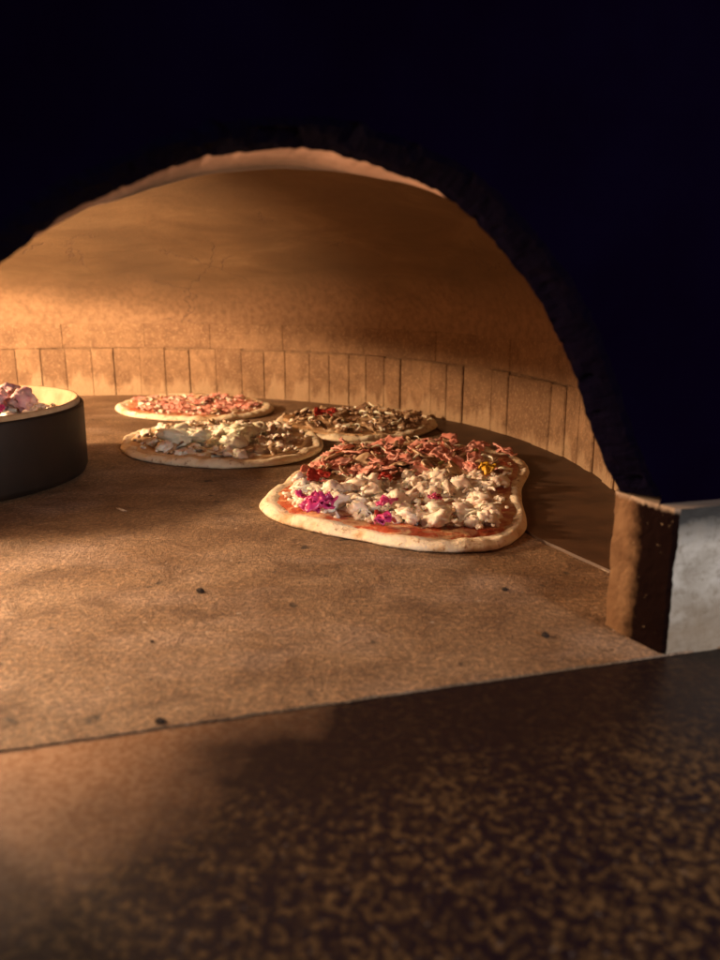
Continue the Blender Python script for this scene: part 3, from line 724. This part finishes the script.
# ------------------------------------------------------------------ pan with pie
PC = Vector((-0.51, 0.917, 0)); PR = 0.170; PH = 0.088
pan = tag(empty('deep_pan', PC), 'round black steel pan standing at the left edge of the oven floor', 'pan')
def lathe(bm, prof, n=128, wob=0.0, seed=0):
    rows = []
    for r, z in prof:
        row = []
        for k in range(n):
            a = 2 * math.pi * k / n; rr_ = r * (1 + wob * n3((math.cos(a), math.sin(a), z * 20), 3.5, seed)); zz = z + wob * 0.1 * n3((math.cos(a), math.sin(a), r * 8), 4, seed + 2)
            row.append(bm.verts.new((rr_ * math.cos(a), rr_ * math.sin(a), zz)))
        rows.append(row)
    for i in range(len(rows) - 1):
        for k in range(n): j = (k + 1) % n; bm.faces.new((rows[i][k], rows[i][j], rows[i + 1][j], rows[i + 1][k]))
    return rows
bm = bmesh.new()
rows = lathe(bm, [(PR - .010, 0.0006), (PR - .003, 0.003), (PR, 0.010), (PR + .001, PH - .004), (PR + .0005, PH - .001), (PR - .001, PH), (PR - .0025, PH - .001), (PR - .003, PH - .004), (PR - .004, .010), (PR - .010, .004)])
bm.faces.new(rows[0][::-1]); bm.faces.new(rows[-1]); bmesh.ops.recalc_face_normals(bm, faces=bm.faces)
obj('pan_body', bm, M['pan'], pan)
pie = tag(empty('deep_dish_pizza', PC + Vector((0, 0, 0.005))), 'deep pie with pale dough wall and pink and white chunks, sitting in the black pan', 'pizza')
bm = bmesh.new()
ri = PR - 0.0045
rows = lathe(bm, [(ri - .008, 0.001), (ri - .001, .008), (ri, PH - .014), (ri + .001, PH - .006), (ri + .001, PH - .002), (ri - .001, PH + .0006), (ri - .004, PH), (ri - .006, PH - .006), (ri - .010, PH - .018), (ri - .020, PH - .024), (ri - .05, PH - .026), (0.03, PH - .026)], 128, 0.006, 4)
bm.faces.new(rows[0][::-1]); bm.faces.new(rows[-1]); bmesh.ops.recalc_face_normals(bm, faces=bm.faces)
obj('dough', bm, m_simple('baked_pie_dough', (0.56, 0.38, 0.22), 0.8, 0, 40, 0.4, dark=(0.40, 0.24, 0.12)), pie)
class Pie(Pizza):
    def __init__(s):
        s.seed = 9; s.root = pie; s.c = PC; s.base = PH - 0.026; s.loc = [Vector((0.145 * math.cos(k * .05), 0.145 * math.sin(k * .05), 0)) for k in range(126)]
PP = Pie()
K['chunk'] = [('meat_chunk', crumble(90 + i, m_simple('pink_grey_meat', (0.78, 0.56, 0.52), 0.5, 0, 60, .4, .1, dark=(0.55, 0.24, 0.30)), 0.013, 0.7, 0.75)) for i in range(4)]
scatter(PP, 'curd', 95, allr, .000, .016, 1.4, 2.2, .7, .93, 1)
stuff_layer(PP, 'cheese_crumbs', 'curd', 240, allr, .000, .014, .5, 1.0, .95, 2)
scatter(PP, 'chunk', 28, lambda p: p.length < .11, .018, .036, .8, 1.3, .7, .95, 3)
scatter(PP, 'beet', 14, allr, .016, .03, 1.0, 1.6, .7, .9, 4)

# ------------------------------------------------------------------ crumbs on the floor
def crumb(x, y, s, label, m='crumb', flat=.6, seed=0):
    o = bpy.data.objects.new('crumb' if m == 'crumb' else 'flour_smear', None)
    me = crumble(seed + x, M[m], s, flat, 0.6); o = bpy.data.objects.new('burnt_crumb' if m == 'crumb' else 'ash_flake', me); C.objects.link(o)
    p = on_plane(x, y, 0); o.location = (p.x, p.y, s * flat * 0.5); o.rotation_euler = (0, 0, seed)
    return tag(o, label, 'crumb' if m == 'crumb' else 'flake', 'burnt crumbs on the oven floor' if m == 'crumb' else None)
crumb(200, 592, .0028, 'black burnt crumb in the middle of the floor, left of and below the largest pizza', seed=1)
crumb(160, 722, .0024, 'burnt black crumb lying right at the front edge of the oven floor')
crumb(505, 590, .0022, 'dark crumb just below the right end of the largest pizza', seed=2)
crumb(545, 636, .0026, 'dark elongated crumb near the floor edge by the right jamb', seed=3)
crumb(152, 642, .0012, 'tiny dark crumb on bare floor above the crumb at the front edge', seed=5)
f1 = crumb(121, 510, .0055, 'small pale ash flake on the floor right of the black pan', 'ash', .25, 4); f1.scale = (.35, 1.5, .5)
